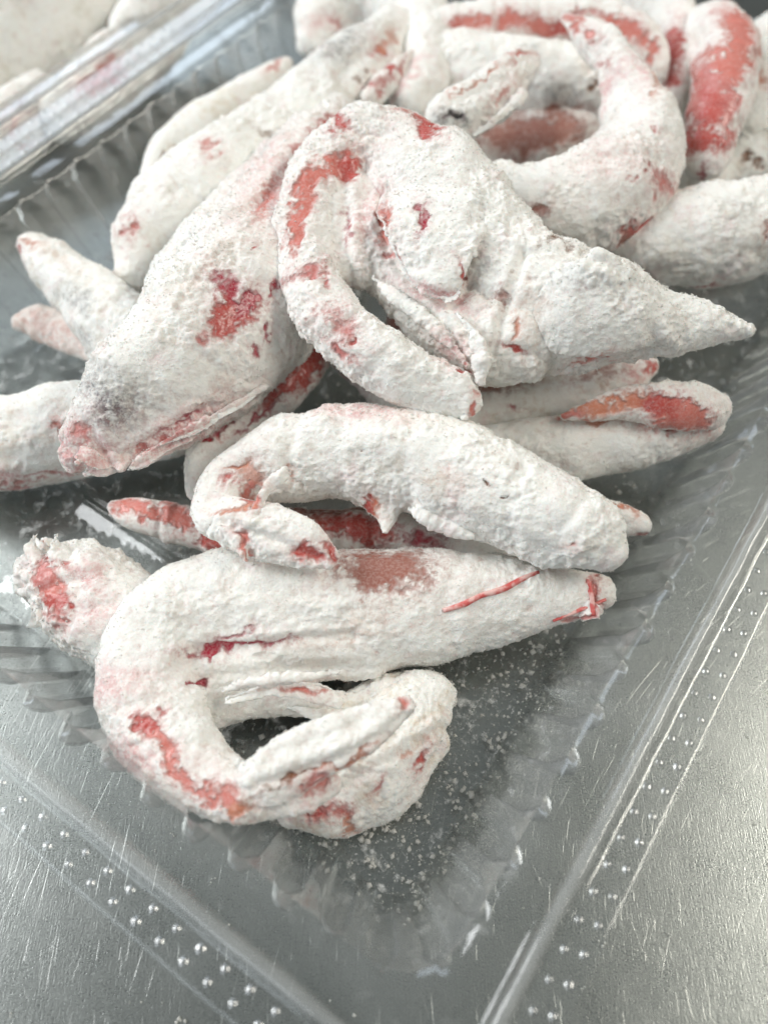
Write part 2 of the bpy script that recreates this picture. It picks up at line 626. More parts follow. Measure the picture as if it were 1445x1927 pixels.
def sweep(pts, flat=0.82, seg=0, segamp=0.06, n=30, world=None, power=2.0):
    """tube through (u, v, z_mm, half_width_px); closed with round ends"""
    Q = []
    for p in pts:
        W, dep = at(p[0], p[1], p[2] * MM)
        Q.append((*W, p[3] * dep / F_PX))
    S = catmull(Q, 0.0012)
    S[:, 3] = np.maximum(S[:, 3], 0.0004)
    C, R = S[:, :3], S[:, 3]
    if seg:
        x = np.linspace(0, seg, len(C)) % 1.0
        R = R * (1 + segamp * (x - 0.5) - segamp * 0.9 * np.exp(-((x) / 0.07) ** 2))
    # rounded ends
    T = np.gradient(C, axis=0)
    T /= np.linalg.norm(T, axis=1)[:, None] + 1e-12
    ca = [0.35, 0.65, 0.88, 0.99]
    pre_c, pre_r, post_c, post_r = [], [], [], []
    for q in (3, 2, 1, 0):
        h = ca[q]
        pre_c.append(C[0] - T[0] * R[0] * h * 0.75)
        pre_r.append(R[0] * math.sqrt(max(0.02, 1 - h * h)))
    for q in (0, 1, 2, 3):
        h = ca[q]
        post_c.append(C[-1] + T[-1] * R[-1] * h * 0.75)
        post_r.append(R[-1] * math.sqrt(max(0.02, 1 - h * h)))
    T = np.vstack([np.repeat(T[:1], 4, 0), T, np.repeat(T[-1:], 4, 0)])
    C = np.vstack([pre_c, C, post_c])
    R = np.concatenate([pre_r, R, post_r])
    view = CAM - C
    view /= np.linalg.norm(view, axis=1)[:, None]
    N1 = np.cross(view, T)
    N1 /= np.linalg.norm(N1, axis=1)[:, None] + 1e-9
    for i in range(1, len(N1)):
        if N1[i] @ N1[i - 1] < 0:
            N1[i] *= -1
    N2 = np.cross(T, N1)
    th = np.arange(n) / n * 2 * math.pi
    ce, se = np.cos(th), np.sin(th)
    if power != 2.0:
        ce = np.sign(ce) * np.abs(ce) ** (2 / power)
        se = np.sign(se) * np.abs(se) ** (2 / power)
    V = C[:, None] + R[:, None, None] * (ce[None, :, None] * N1[:, None] + se[None, :, None] * N2[:, None] * flat)
    m = len(C)
    V = V.reshape(-1, 3)
    k = np.arange(n)
    k2 = (k + 1) % n
    Fc = np.concatenate([np.stack([i * n + k, i * n + k2, (i + 1) * n + k2, (i + 1) * n + k], 1) for i in range(m - 1)])
    caps = [list(range(n))[::-1], [(m - 1) * n + q for q in range(n)]]
    return V, Fc, caps


def remesh(sweeps, voxel):
    verts, faces, off = [], [], 0
    for V, Fc, caps in sweeps:
        verts.append(V)
        faces += [tuple(f) for f in (Fc + off).tolist()]
        faces += [tuple(q + off for q in c) for c in caps]
        off += len(V)
    me = bpy.data.meshes.new('tmp')
    me.from_pydata(np.concatenate(verts).tolist(), [], faces)
    bm = bmesh.new()
    bm.from_mesh(me)
    # each tube must face outwards
    bmesh.ops.recalc_face_normals(bm, faces=bm.faces[:])
    bm.to_mesh(me)
    bm.free()
    o = bpy.data.objects.new('tmp', me)
    COL.objects.link(o)
    md = o.modifiers.new('r', 'REMESH')
    md.mode = 'VOXEL'
    md.voxel_size = voxel
    md2 = o.modifiers.new('s', 'SMOOTH')
    md2.factor = 0.5
    md2.iterations = 4
    dg = bpy.context.evaluated_depsgraph_get()
    ev = o.evaluated_get(dg)
    m2 = ev.to_mesh()
    nv = len(m2.vertices)
    V = np.empty(nv * 3, np.float32)
    m2.vertices.foreach_get('co', V)
    N = np.empty(nv * 3, np.float32)
    m2.vertex_normals.foreach_get('vector', N)
    Lp = np.empty(len(m2.loops), np.int32)
    m2.loops.foreach_get('vertex_index', Lp)
    ok = len(Lp) == 4 * len(m2.polygons)
    if not ok:
        raise RuntimeError('remesh gave non-quads')
    Fc = Lp.reshape(-1, 4)
    ev.to_mesh_clear()
    bpy.data.objects.remove(o)
    bpy.data.meshes.remove(me)
    return V.reshape(-1, 3).astype(float), N.reshape(-1, 3).astype(float), Fc


OCT_V = np.array([[1, 0, 0], [-1, 0, 0], [0, 1, 0], [0, -1, 0], [0, 0, 1], [0, 0, -1]], float)
OCT_F = np.array([[0, 2, 4], [2, 1, 4], [1, 3, 4], [3, 0, 4], [2, 0, 5], [1, 2, 5], [3, 1, 5], [0, 3, 5]])


def grains_mesh(P, S):
    n = len(P)
    q = RNG.normal(size=(n, 4))
    q /= np.linalg.norm(q, axis=1)[:, None]
    w_, x, y, z = q.T
    M = np.stack([1 - 2 * (y * y + z * z), 2 * (x * y - z * w_), 2 * (x * z + y * w_),
                  2 * (x * y + z * w_), 1 - 2 * (x * x + z * z), 2 * (y * z - x * w_),
                  2 * (x * z - y * w_), 2 * (y * z + x * w_), 1 - 2 * (x * x + y * y)], 1).reshape(-1, 3, 3)
    sc = S[:, None, None] * RNG.uniform(0.5, 1.3, (n, 6, 1))
    V = np.einsum('nij,kj->nki', M, OCT_V) * sc + P[:, None]
    Fc = (OCT_F[None] + (np.arange(n) * 6)[:, None, None]).reshape(-1, 3)
    return np_mesh('starch_grains', V.reshape(-1, 3), Fc, False)


PID = [0]


def groove_disp(grooves, u, v, face):
    """folds and shell edges: a groove along a polyline with a raised lip on its left side"""
    out = np.zeros(len(u))
    for w_, depth, line in grooves:
        best = np.full(len(u), 1e9)
        sgn = np.zeros(len(u))
        for (a, b), (c, e) in zip(line[:-1], line[1:]):
            dx, dy = c - a, e - b
            L2 = dx * dx + dy * dy
            t = np.clip(((u - a) * dx + (v - b) * dy) / L2, 0, 1)
            qx, qy = u - a - t * dx, v - b - t * dy
            dd = np.hypot(qx, qy)
            cr = (dx * qy - dy * qx)
            m = dd < best
            best = np.where(m, dd, best)
            sgn = np.where(m, np.sign(cr), sgn)
        g = -depth * np.exp(-(best / w_) ** 2)
        lip = 0.55 * depth * np.exp(-((best - 2.0 * w_) / (1.3 * w_)) ** 2) * (sgn < 0)
        out += (g + lip) * face * MM
    return out


def frays(u, v, ang, n, length, z, spread=50, width=8, jit=20, seed=1):
    """torn shreds at a ragged end: flat tapered bits fanned round a direction (degrees, picture sense)"""
    r = np.random.default_rng(seed)
    res = []
    for q in range(n):
        a = math.radians(ang + spread * (2 * (q + .5) / n - 1) + r.normal() * 8)
        L = length * r.uniform(.25, 1.35)
        wd = width * r.uniform(.5, 1.3)
        o = (q + .5) / n * 2 - 1
        px, py = -math.sin(math.radians(ang)), math.cos(math.radians(ang))
        su, sv = u + px * o * jit, v + py * o * jit
        zz = z + r.uniform(-3, 4)
        res.append(dict(pts=[(su - math.cos(a) * 14, sv - math.sin(a) * 14, zz, wd * 1.7), (su + math.cos(a) * L * .5, sv + math.sin(a) * L * .5, zz + 1, wd),
                             (su + math.cos(a) * L, sv + math.sin(a) * L, zz + 1.5 * r.normal(), 3)], flat=0.35))
    return res


def prawn(label, parts, patches=(), vox=0.42, rough=1.0, bare=0.0, hue=(0.74, 0.70, 0.64), grains=260, spine=(), group=None, cat='prawn', grooves=(), warp=1.0):
    """parts: {name: [sweep kwargs, ...]}; patches: (u, v, ru, rv, angle, colour, strength)"""
    PID[0] += 1
    sd = PID[0] * 17
    built, low = [], []
    for name, sws in parts.items():
        V, N, Fc = remesh([sweep(**s) if isinstance(s, dict) else sweep(s) for s in sws], vox * MM)
        built.append((name, V, N, Fc))
    allv = np.concatenate([b[1] for b in built])
    base = np.array([*allv[:, :2].mean(0), allv[:, 2].min()])
    root = empty('prawn', base, label, cat, group)
    bvh_v, bvh_f = [], []
    gp, gs = [], []
    for name, V, N, Fc in built:
        X = V + sd * 0.37
        u, v = project(V)
        view = CAM - V
        view /= np.linalg.norm(view, axis=1)[:, None]
        face = sstep(-0.15, 0.15, (N * view).sum(1))
        n8 = gnoise(X, 0.009, sd)
        n3 = gnoise(X, 0.0036, sd + 1)
        n15 = gnoise(X, 0.0017, sd + 2)
        n08 = gnoise(X, 0.0009, sd + 3)
        n05 = gnoise(X, 0.00058, sd + 4)
        wu = u + warp * 16 * gnoise(X, 0.006, sd + 5) + 9 * gnoise(X, 0.0018, sd + 6)
        wv = v + warp * 16 * gnoise(X, 0.006, sd + 7) + 9 * gnoise(X, 0.0018, sd + 8)
        # powder thickness: mostly whole, with small worn specks
        coat = 1.0 - bare + 0.10 * n3 + 0.16 * n15
        speck = sstep(0.50, 0.80, n3 * 0.55 + n15 * 0.45 + 0.25 * gnoise(X, 0.014, sd + 9))
        coat -= 0.38 * speck
        tint = np.tile(np.array((0.74, 0.44, 0.42)), (len(V), 1))
        tamt = np.zeros(len(V))
        col = np.tile(np.array(COLR['r']) * 0.75 + 0.25 * np.array(COLR['b']), (len(V), 1))
        for pu, pv, ru, rv, an, key, st in patches:
            ca, sa = math.cos(math.radians(an)), math.sin(math.radians(an))
            du, dv = wu - pu, wv - pv
            a_ = (du * ca + dv * sa) / ru
            b_ = (-du * sa + dv * ca) / rv
            r2 = a_ * a_ + b_ * b_
            halo = np.exp(-r2 * 0.30) * face
            if key in 'dpf' and st < 0.62 or key == 'd':
                ta = halo * min(1.0, st * 1.35)
                tc = {'d': (0.16, 0.17, 0.175), 'p': (0.72, 0.42, 0.41), 'f': (0.70, 0.56, 0.47)}[key]
                kk = (ta / (ta + tamt + 1e-6))[:, None]
                tint = tint * (1 - kk) + np.array(tc) * kk
                tamt = np.maximum(tamt, ta)
                if st < 0.62:
                    continue
            elif key not in 'n':
                ta = halo * 0.42 * min(st, 1.0)
                kk = (ta / (ta + tamt + 1e-6))[:, None]
                tint = tint * (1 - kk) + (np.array(COLR[key]) * 0.6 + 0.34) * kk
                tamt = np.maximum(tamt, ta)
            m = np.exp(-r2 * 1.15) * face
            coat -= st * m * 0.95 + st * m * (1.25 - m) * 1.5 * (0.40 * n3 + 0.50 * n15 + 0.45 * n08)
            k = np.clip(m * 2.6, 0, 1)[:, None]
            col = col * (1 - k) + np.array(COLR[key]) * k
        coat = np.clip(coat, 0, 1.15)
        pk_ = sstep(-0.1, 0.55, 0.7 * gnoise(X, 0.010, sd + 21) + 0.5 * gnoise(X, 0.0035, sd + 22))[:, None]
        hcol = np.array(hue) * (1 - pk_) + np.array((0.84, 0.74, 0.72)) * pk_
        crumb = sstep(-0.35, 0.45, gnoise(X, 0.011, sd + 20))
        d = rough * (0.75 * n8 + (0.13 + 0.27 * crumb) * n3 + (0.11 + 0.24 * crumb) * n15 + (0.09 + 0.14 * crumb) * n08 + (0.10 + 0.12 * crumb) * n05) * MM
        d *= 0.30 + 0.70 * sstep(0.15, 0.7, coat)
        d += -0.36 * MM * (1 - sstep(0.15, 0.8, coat))
        d += groove_disp(grooves, u + 5 * n3, v + 5 * n15, face)
        d += rough * 0.9 * MM * gnoise(X, 0.017, sd + 30)
        # clods of powder
        d += rough * 0.38 * MM * crumb * sstep(0.25, 0.6, gnoise(X, 0.0024, sd + 12)) * sstep(0.5, 0.9, coat)
        V2 = V + N * d[:, None]
        V2[:, 2] = np.maximum(V2[:, 2], 0.0024)
        me = np_mesh(name, V2 - base, Fc)
        for an, dat, typ in (('coat', coat, 'FLOAT'),):
            a = me.attributes.new(an, 'FLOAT', 'POINT')
            a.data.foreach_set('value', coat.astype(np.float32))
        for an, dat, al in (('bare', col, np.ones(len(V))), ('hue', hcol, np.ones(len(V))), ('tint', tint, tamt)):
            a = me.attributes.new(an, 'FLOAT_COLOR', 'POINT')
            a.data.foreach_set('color', np.concatenate([dat, al[:, None]], 1).astype(np.float32).ravel())
        link(name.split('#')[0], me, M_PRAWN, root)
        off = sum(len(x) for x in bvh_v)
        bvh_v.append(V2)
        bvh_f += (Fc + off).tolist() if spine else []
        # loose grains clinging to the powder
        if grains:
            c4 = V2[Fc]
            ar = np.linalg.norm(np.cross(c4[:, 2] - c4[:, 0], c4[:, 3] - c4[:, 1]), axis=1) / 2
            cf = coat[Fc].mean(1)
            fv = ((N[Fc[:, 0]] * (CAM - V2[Fc[:, 0]])).sum(1) > -0.08)
            wgt = ar * (0.12 + sstep(0.25, 0.8, cf)) * (0.3 + sstep(-0.3, 0.5, n15[Fc[:, 0]])) * fv
            fc_ = V2[Fc[:, 0]]
            vw = (CAM - fc_) / np.linalg.norm(CAM - fc_, axis=1)[:, None]
            wgt = wgt * (0.10 + 0.90 * np.clip(1 - np.abs((N[Fc[:, 0]] * vw).sum(1)), 0, 1) ** 1.5)
            n = int(grains * 1.0 * 1e4 * wgt.sum())
            pk = RNG.choice(len(Fc), n, p=wgt / wgt.sum())
            r = RNG.uniform(0, 1, (n, 4)) + 0.05
            r /= r.sum(1)[:, None]
            P = (c4[pk] * r[:, :, None]).sum(1)
            S = (0.00008 + 0.00014 * RNG.random(n) ** 3) * (0.8 + 0.4 * rough)
            gp.append(P + N[Fc[pk, 0]] * (S * RNG.uniform(0.0, 0.9, n))[:, None])
            gs.append(S)
    if gp:
        gm = grains_mesh(np.concatenate(gp) - base, np.concatenate(gs))
        link('starch_grains', gm, M_GRAIN, root, kind='stuff')
    if spine:
        tree = BVHTree.FromPolygons(np.concatenate(bvh_v).tolist(), bvh_f)
        for sp in spine:
            nm, mt, pts = sp[0], sp[1], sp[2]
            Q = []
            for (pu, pv, lift, hw) in pts:
                dr = ray(pu, pv)
                dr = dr / np.linalg.norm(dr)
                hit = tree.ray_cast(Vector(CAM), Vector(dr))
                if hit[0] is None:
                    continue
                P = np.array(hit[0]) - dr * lift * MM
                Q.append((*P, hw * ((P - CAM) @ FWD) / F_PX))
            if len(Q) < 2:
                continue
            S = catmull(Q, 0.0008)
            V, Fc, caps = tube(S)
            V = V + (gnoise(V, 0.0012, 3) * 0.00010)[:, None]
            me = bpy.data.meshes.new(nm)
            me.from_pydata((V - base).tolist(), [], Fc.tolist() + caps)
            for f in me.polygons:
                f.use_smooth = True
            link(nm, me, mt, root)
    return root


def tube(S, n=10):
    C, R = S[:, :3], np.maximum(S[:, 3], 0.00008)
    T = np.gradient(C, axis=0)
    T /= np.linalg.norm(T, axis=1)[:, None] + 1e-12
    view = CAM - C
    view /= np.linalg.norm(view, axis=1)[:, None]
    N1 = np.cross(view, T)
    N1 /= np.linalg.norm(N1, axis=1)[:, None] + 1e-9
    N2 = np.cross(T, N1)
    th = np.arange(n) / n * 2 * math.pi
    V = C[:, None] + R[:, None, None] * (np.cos(th)[None, :, None] * N1[:, None] + np.sin(th)[None, :, None] * N2[:, None] * 0.6)
    m = len(C)
    k = np.arange(n)
    k2 = (k + 1) % n
    Fc = np.concatenate([np.stack([i * n + k, i * n + k2, (i + 1) * n + k2, (i + 1) * n + k], 1) for i in range(m - 1)])
    return V.reshape(-1, 3), Fc, [list(range(n))[::-1], [(m - 1) * n + q for q in range(n)]]


def S(*pts, **kw):
    return dict(pts=pts, **kw)


GB = 'coated prawns heaped in the tray'
GX = 'coated prawns in the second tray'

# A: nearest prawn, curled at the corner of the tray
prawn('nearest coated prawn, curled round at the left, with a brown bare patch and red antenna',
      {'body': [S((1135, 1118, 21, 30), (1085, 1122, 21, 46), (1000, 1122, 21, 70), (900, 1128, 20, 92), (780, 1142, 19, 110), (640, 1152, 18, 119), (520, 1150, 18, 120),
                  (410, 1150, 18, 115), (320, 1190, 18, 108), (285, 1290, 19, 98), (318, 1395, 21, 86), (400, 1468, 24, 66), (460, 1500, 27, 48), flat=0.80, seg=0),
                S((400, 1240, 17, 70), (560, 1240, 16, 46), (700, 1240, 16, 40), flat=0.8),
                S((380, 1320, 14, 60), (470, 1312, 14, 46), (560, 1318, 13, 34), (660, 1322, 12, 22), flat=0.7)],
       'tail': [S((455, 1498, 28, 46), (520, 1462, 30, 52), (600, 1412, 31, 52), (690, 1364, 32, 42), (765, 1325, 32, 14), flat=0.42),
                S((470, 1515, 26, 30), (560, 1500, 26, 34), (625, 1475, 25, 22), flat=0.6)],
       'leg': [S((420, 1300, 24, 5), (480, 1283, 26, 11), (560, 1272, 26, 12), (640, 1262, 24, 7), flat=0.35)],
       'leg#3': [S((540, 1330, 15, 8), (600, 1345, 15, 14), (650, 1338, 14, 8), flat=0.5)],
       'torn_end': frays(1112, 1122, -5, 5, 22, 19, 25, 11, 34, 9),
       'belly_flap': [S((430, 1318, 22, 10), (520, 1298, 22, 14), (600, 1305, 21, 20), (640, 1322, 20, 12), flat=0.3)]},
      grooves=[(9.6, 0.81, [(330, 1245), (370, 1222), (460, 1218), (560, 1205), (660, 1198)]), (10.5, 0.525, [(360, 1285), (430, 1270), (520, 1262), (640, 1256)]), (9.6, 0.81, [(390, 1322), (450, 1305), (540, 1292), (660, 1288)]),
               (8.4, 0.72, [(490, 1475), (600, 1440), (690, 1400), (760, 1345)]), (10.5, 0.375, [(510, 1420), (600, 1390), (680, 1355)]), (12, 0.375, [(870, 1050), (848, 1100), (840, 1150), (855, 1205)]), (12, 0.3375, [(300, 1090), (400, 1120), (520, 1105)]),
               (12, 0.375, [(215, 1330), (300, 1320), (380, 1340)]), (12, 0.375, [(265, 1440), (330, 1400), (400, 1395)])],
      patches=[(735, 1066, 88, 42, 6, 'b', 1.0), (690, 1085, 60, 30, 0, 'b', .6), (455, 1217, 96, 8, -5, 'm', 1.1), (395, 1222, 26, 9, -20, 'm', 1.0), (365, 1283, 20, 6, 0, 'm', .9),
               (440, 1196, 30, 6, -15, 'm', .7), (290, 1385, 46, 18, 50, 's', 1.0), (338, 1455, 48, 20, 52, 's', 1.05), (268, 1362, 26, 12, 20, 'r', .85), (302, 1342, 14, 10, 0, 'r', .9),
               (425, 1497, 34, 24, 40, 's', 1.1), (455, 1520, 30, 16, -20, 'o', .9), (385, 1500, 20, 14, 20, 's', .8), (560, 1465, 70, 6, -22, 'n', .8), (660, 1420, 60, 5, -30, 'o', .7),
               (600, 1480, 46, 20, -15, 'p', .8), (570, 1300, 46, 8, 5, 's', 1.0), (640, 1205, 90, 6, -8, 'f', .4), (700, 1160, 70, 20, -30, 'f', .35), (757, 1318, 10, 10, 0, 's', .9),
               (1120, 1115, 12, 40, 0, 'r', .9), (1090, 1165, 40, 10, -15, 'p', .9), (200, 1290, 20, 60, 80, 'p', .45), (250, 1430, 30, 14, 50, 'p', .6)],
      spine=[('antenna', M_RED, [(834, 1149, .2, 4), (870, 1138, .3, 6), (905, 1121, .3, 5), (945, 1109, .3, 6), (985, 1088, .2, 5), (1014, 1076, .1, 3)]),
             ('antenna', M_RED, [(1105, 1090, .3, 4), (1112, 1120, .3, 5), (1116, 1158, .2, 4)]),
             ('antenna', M_RED, [(1040, 1168, .2, 3), (1090, 1148, .3, 4), (1140, 1128, .3, 3)])],
      grains=300, rough=0.85)
# V: block-like prawn under the tail of A
prawn('short blunt prawn beneath the tail of the nearest prawn, red spot at right',
      {'body': [S((545, 1520, 10, 36), (620, 1500, 11, 72), (700, 1430, 12, 92), (770, 1350, 13, 76), (800, 1300, 13, 56), flat=0.75, power=2.6),
                S((620, 1360, 9, 40), (720, 1330, 10, 60), (790, 1310, 11, 50), flat=0.8), S((640, 1540, 9, 34), (730, 1470, 10, 60), (810, 1390, 11, 46), flat=0.8)]},
      grooves=[(9.6, 0.72, [(620, 1490), (700, 1450), (780, 1400), (830, 1370)]), (12, 0.375, [(640, 1560), (720, 1480), (760, 1440)])],
      patches=[(795, 1425, 12, 34, 20, 'r', 1.1), (600, 1530, 34, 12, -40, 'r', .9), (645, 1530, 20, 26, 10, 'r', .7), (565, 1500, 40, 18, -20, 'p', .9), (655, 1560, 20, 14, 0, 'o', .8),
               (705, 1480, 8, 30, 10, 'r', .6), (760, 1410, 14, 10, 0, 'o', .5)],
      hue=(0.74, 0.66, 0.54), grains=260)
# B
prawn('coated prawn bent like a hairpin across the middle, its blunt end pointing right',
      {'body': [S((1148, 1042, 35, 36), (1110, 1010, 36, 70), (1030, 975, 36, 88), (930, 925, 36, 98), (830, 880, 36, 102), (730, 862, 35, 94), (630, 850, 34, 88), (530, 865, 33, 78),
                  (460, 895, 32, 62), (412, 945, 32, 50), (412, 985, 33, 42), flat=0.86),
                S((725, 930, 32, 60), (728, 970, 31, 26), (725, 1000, 31, 8), flat=0.7)],
       'tail': [S((400, 960, 34, 42), (440, 985, 36, 52), (510, 1004, 37, 56), (570, 1028, 37, 46), (622, 1052, 36, 20), flat=0.45),
                S((420, 975, 36, 16), (445, 1015, 37, 16), (465, 1055, 37, 5), flat=0.5)],
       'leg#3': [S((770, 955, 36, 8), (830, 985, 35, 14), (890, 1010, 35, 8), flat=0.45)],
       'leg': [S((470, 985, 40, 8), (500, 925, 42, 12), (540, 885, 43, 12), flat=0.35)]},
      grooves=[(12, 0.525, [(545, 890), (545, 835), (565, 785)]), (12, 0.375, [(650, 770), (632, 850), (645, 930)]), (12, 0.375, [(780, 785), (760, 860), (770, 960)]), (8.4, 0.72, [(430, 985), (500, 1010), (605, 1055)]), (10.5, 0.525, [(450, 1000), (480, 1050)]),
               (12, 0.45, [(985, 880), (955, 950), (965, 1035)]), (12, 0.375, [(1105, 930), (1055, 1000), (1060, 1060)]), (12, 0.45, [(860, 960), (940, 1000), (1040, 1045)]), (10.5, 0.45, [(400, 900), (440, 880), (480, 860)])],
      patches=[(470, 895, 26, 36, 20, 'f', .9), (470, 935, 16, 26, 30, 's', .9), (430, 955, 40, 9, -5, 'o', .7), (580, 1038, 26, 16, 15, 'r', 1.2), (623, 1040, 10, 20, 0, 'r', 1.1),
               (460, 1030, 9, 34, -25, 's', .9), (440, 880, 20, 5, 0, 'o', .8), (700, 955, 24, 14, 20, 'o', .8), (690, 950, 14, 10, 0, 'r', .7), (925, 912, 8, 5, 50, 'n', 1.0),
               (955, 925, 9, 4, 10, 'n', .9), (670, 860, 5, 5, 0, 'n', .7), (1075, 1028, 12, 8, 0, 's', .7), (830, 900, 40, 12, 15, 'f', .35), (430, 905, 16, 12, 40, 'r', .6), (545, 895, 8, 12, 0, 'o', .6),
               (660, 770, 60, 10, 5, 'p', .5)],
      grains=300, hue=(0.74, 0.71, 0.64))
# C
prawn('bare red banded prawn lying under the hairpin prawn, its blunt tip pointing left',
      {'body': [S((212, 958, 14, 18), (245, 965, 14, 30), (300, 978, 14, 37), (380, 995, 14, 42), (480, 1005, 14, 50), (600, 1005, 14, 50), (720, 1002, 14, 44), (840, 1030, 13, 36), (950, 1060, 12, 34),
                  flat=0.9, seg=6, segamp=0.07)]},
      grooves=[(8.4, 0.72, [(297, 930), (302, 1025)]), (10.5, 0.45, [(362, 945), (376, 1040)]), (10.5, 0.45, [(640, 950), (645, 1050)])],
      patches=[(250, 955, 50, 18, 10, 's', 1.2), (330, 970, 44, 26, 12, 's', 1.1), (400, 1020, 30, 20, 20, 'r', 1.0), (640, 985, 60, 24, 5, 'r', 1.1), (700, 1000, 40, 30, 0, 'r', 1.0),
               (620, 945, 90, 14, 0, 'b', 1.0), (800, 1015, 40, 20, 10, 'm', .8), (540, 960, 60, 20, 0, 'b', .8)],
      grains=120, rough=0.5, warp=0.6)
# D
prawn('white prawn with a ragged red cut end at left, behind the nearest prawn',
      {'torn_end': frays(85, 1090, 185, 10, 30, 17, 50, 15, 76, 7),
       'body': [S((62, 1080, 15, 40), (105, 1090, 15, 80), (165, 1120, 15, 98), (230, 1165, 15, 98), (330, 1210, 14, 70), flat=0.85)],
       'leg': [S((80, 1060, 22, 22), (60, 1030, 23, 16), (72, 1005, 24, 5), flat=0.5), S((70, 1090, 20, 22), (48, 1080, 21, 12), (36, 1072, 21, 4), flat=0.5),
               S((90, 1130, 20, 22), (75, 1155, 20, 10), (70, 1170, 20, 4), flat=0.5), S((120, 1060, 24, 24), (105, 1020, 26, 16), (108, 1003, 26, 5), flat=0.5)]},
      grooves=[(9.6, 0.72, [(60, 1120), (130, 1090), (200, 1080)]), (12, 0.525, [(110, 1190), (160, 1150), (230, 1130)]), (12, 0.525, [(120, 1020), (150, 1080), (140, 1150)])],
      patches=[(95, 1105, 24, 40, -20, 's', 1.1), (105, 1140, 22, 16, 30, 'r', 1.0), (130, 1060, 18, 10, 0, 'p', .7), (165, 1085, 24, 14, 20, 'p', .5), (80, 1080, 14, 24, 0, 'p', .9),
               (75, 1010, 8, 10, 0, 'o', .8), (170, 1150, 30, 20, 0, 'p', .45), (110, 1175, 26, 10, 40, 'p', .8)],
      grains=280, rough=1.3)
# E
prawn('fat coated prawn with a red bare patch mid-side and a grey smudge on its head',
      {'body': [S((140, 862, 38, 30), (185, 815, 39, 76), (240, 770, 40, 108), (310, 718, 41, 128), (390, 645, 42, 144), (465, 560, 42, 146), (525, 450, 42, 118), (565, 350, 42, 92),
                  (605, 275, 42, 68), (650, 225, 41, 48), flat=0.78),
                S((395, 560, 38, 120), (470, 430, 38, 90), (540, 320, 38, 60), flat=0.8)],
       'torn_end': frays(150, 848, 138, 4, 26, 39, 30, 17, 46, 3) + frays(215, 868, 118, 2, 12, 38, 30, 15, 20, 5),
       'leg#2': [S((500, 728, 40, 6), (440, 768, 41, 12), (370, 806, 42, 13), (300, 838, 42, 6), flat=0.4)],
       'leg#3': [S((380, 812, 38, 6), (320, 838, 40, 12), (262, 872, 40, 12), (240, 884, 40, 4), flat=0.4)],
       'leg': [S((420, 775, 36, 18), (340, 815, 36, 22), (270, 862, 36, 16), (250, 880, 36, 6), flat=0.45), S((200, 830, 40, 30), (150, 850, 40, 30), (122, 852, 40, 16), flat=0.5),
               S((230, 850, 38, 24), (190, 880, 38, 24), (160, 892, 38, 10), flat=0.5)]},
      grooves=[(10.8, 0.9, [(340, 480), (420, 425), (500, 362), (570, 290)]), (8.4, 0.81, [(245, 885), (330, 832), (420, 785), (500, 740)]), (8.4, 0.81, [(235, 862), (320, 808), (400, 765)]), (12, 0.45, [(290, 560), (340, 640), (420, 700), (500, 715)]),
               (12, 0.375, [(515, 385), (555, 430), (575, 520)]), (8.4, 0.72, [(165, 795), (185, 830), (210, 870)]), (12, 0.375, [(420, 440), (470, 520), (550, 560)]), (12, 0.375, [(200, 700), (250, 760), (330, 790)])],
      patches=[(425, 545, 40, 20, 60, 'm', 1.1), (450, 595, 46, 24, -25, 'r', 1.25), (412, 590, 24, 30, 0, 'r', 1.0), (470, 570, 18, 24, 30, 'm', .9), (380, 640, 20, 12, 0, 'p', .8),
               (480, 665, 14, 14, 0, 'm', .8), (505, 625, 8, 14, 0, 'm', .8), (515, 540, 8, 14, 0, 'm', 1.0), (208, 768, 44, 32, 20, 'd', .61),
               (345, 795, 50, 8, -25, 'm', .75), (300, 835, 60, 10, -25, 'r', .7), (150, 850, 50, 40, 0, 'p', .6), (148, 815, 20, 18, 0, 'p', .8), (330, 820, 90, 24, -28, 'p', .55), (500, 370, 18, 50, 28, 's', .8), (560, 300, 16, 60, 24, 'p', .7),
               (610, 240, 26, 20, -40, 'r', 1.0), (520, 350, 40, 60, 28, 'p', .45), (470, 470, 9, 6, 20, 'r', .8), (375, 760, 10, 5, -20, 'o', .8), (390, 500, 60, 12, -45, 'f', .3)],
      grains=340, rough=1.1)
# U
prawn('red bellied prawn half hidden beneath the fat prawn, its pale end turned down',
      {'body': [S((625, 610, 24, 20), (595, 665, 24, 34), (545, 725, 24, 40), (475, 778, 23, 40), (415, 825, 23, 40), (378, 872, 22, 30), (368, 930, 20, 20), flat=0.85, seg=6)]},
      patches=[(580, 690, 60, 26, -50, 'r', 1.3), (520, 740, 50, 9, -40, 'r', 1.0), (480, 790, 50, 6, -38, 'm', .9), (392, 822, 24, 10, 10, 'r', 1.1), (600, 650, 30, 20, -60, 'r', 1.2), (430, 800, 40, 6, -38, 'm', .8)],
      grains=200, rough=0.6, warp=0.7)
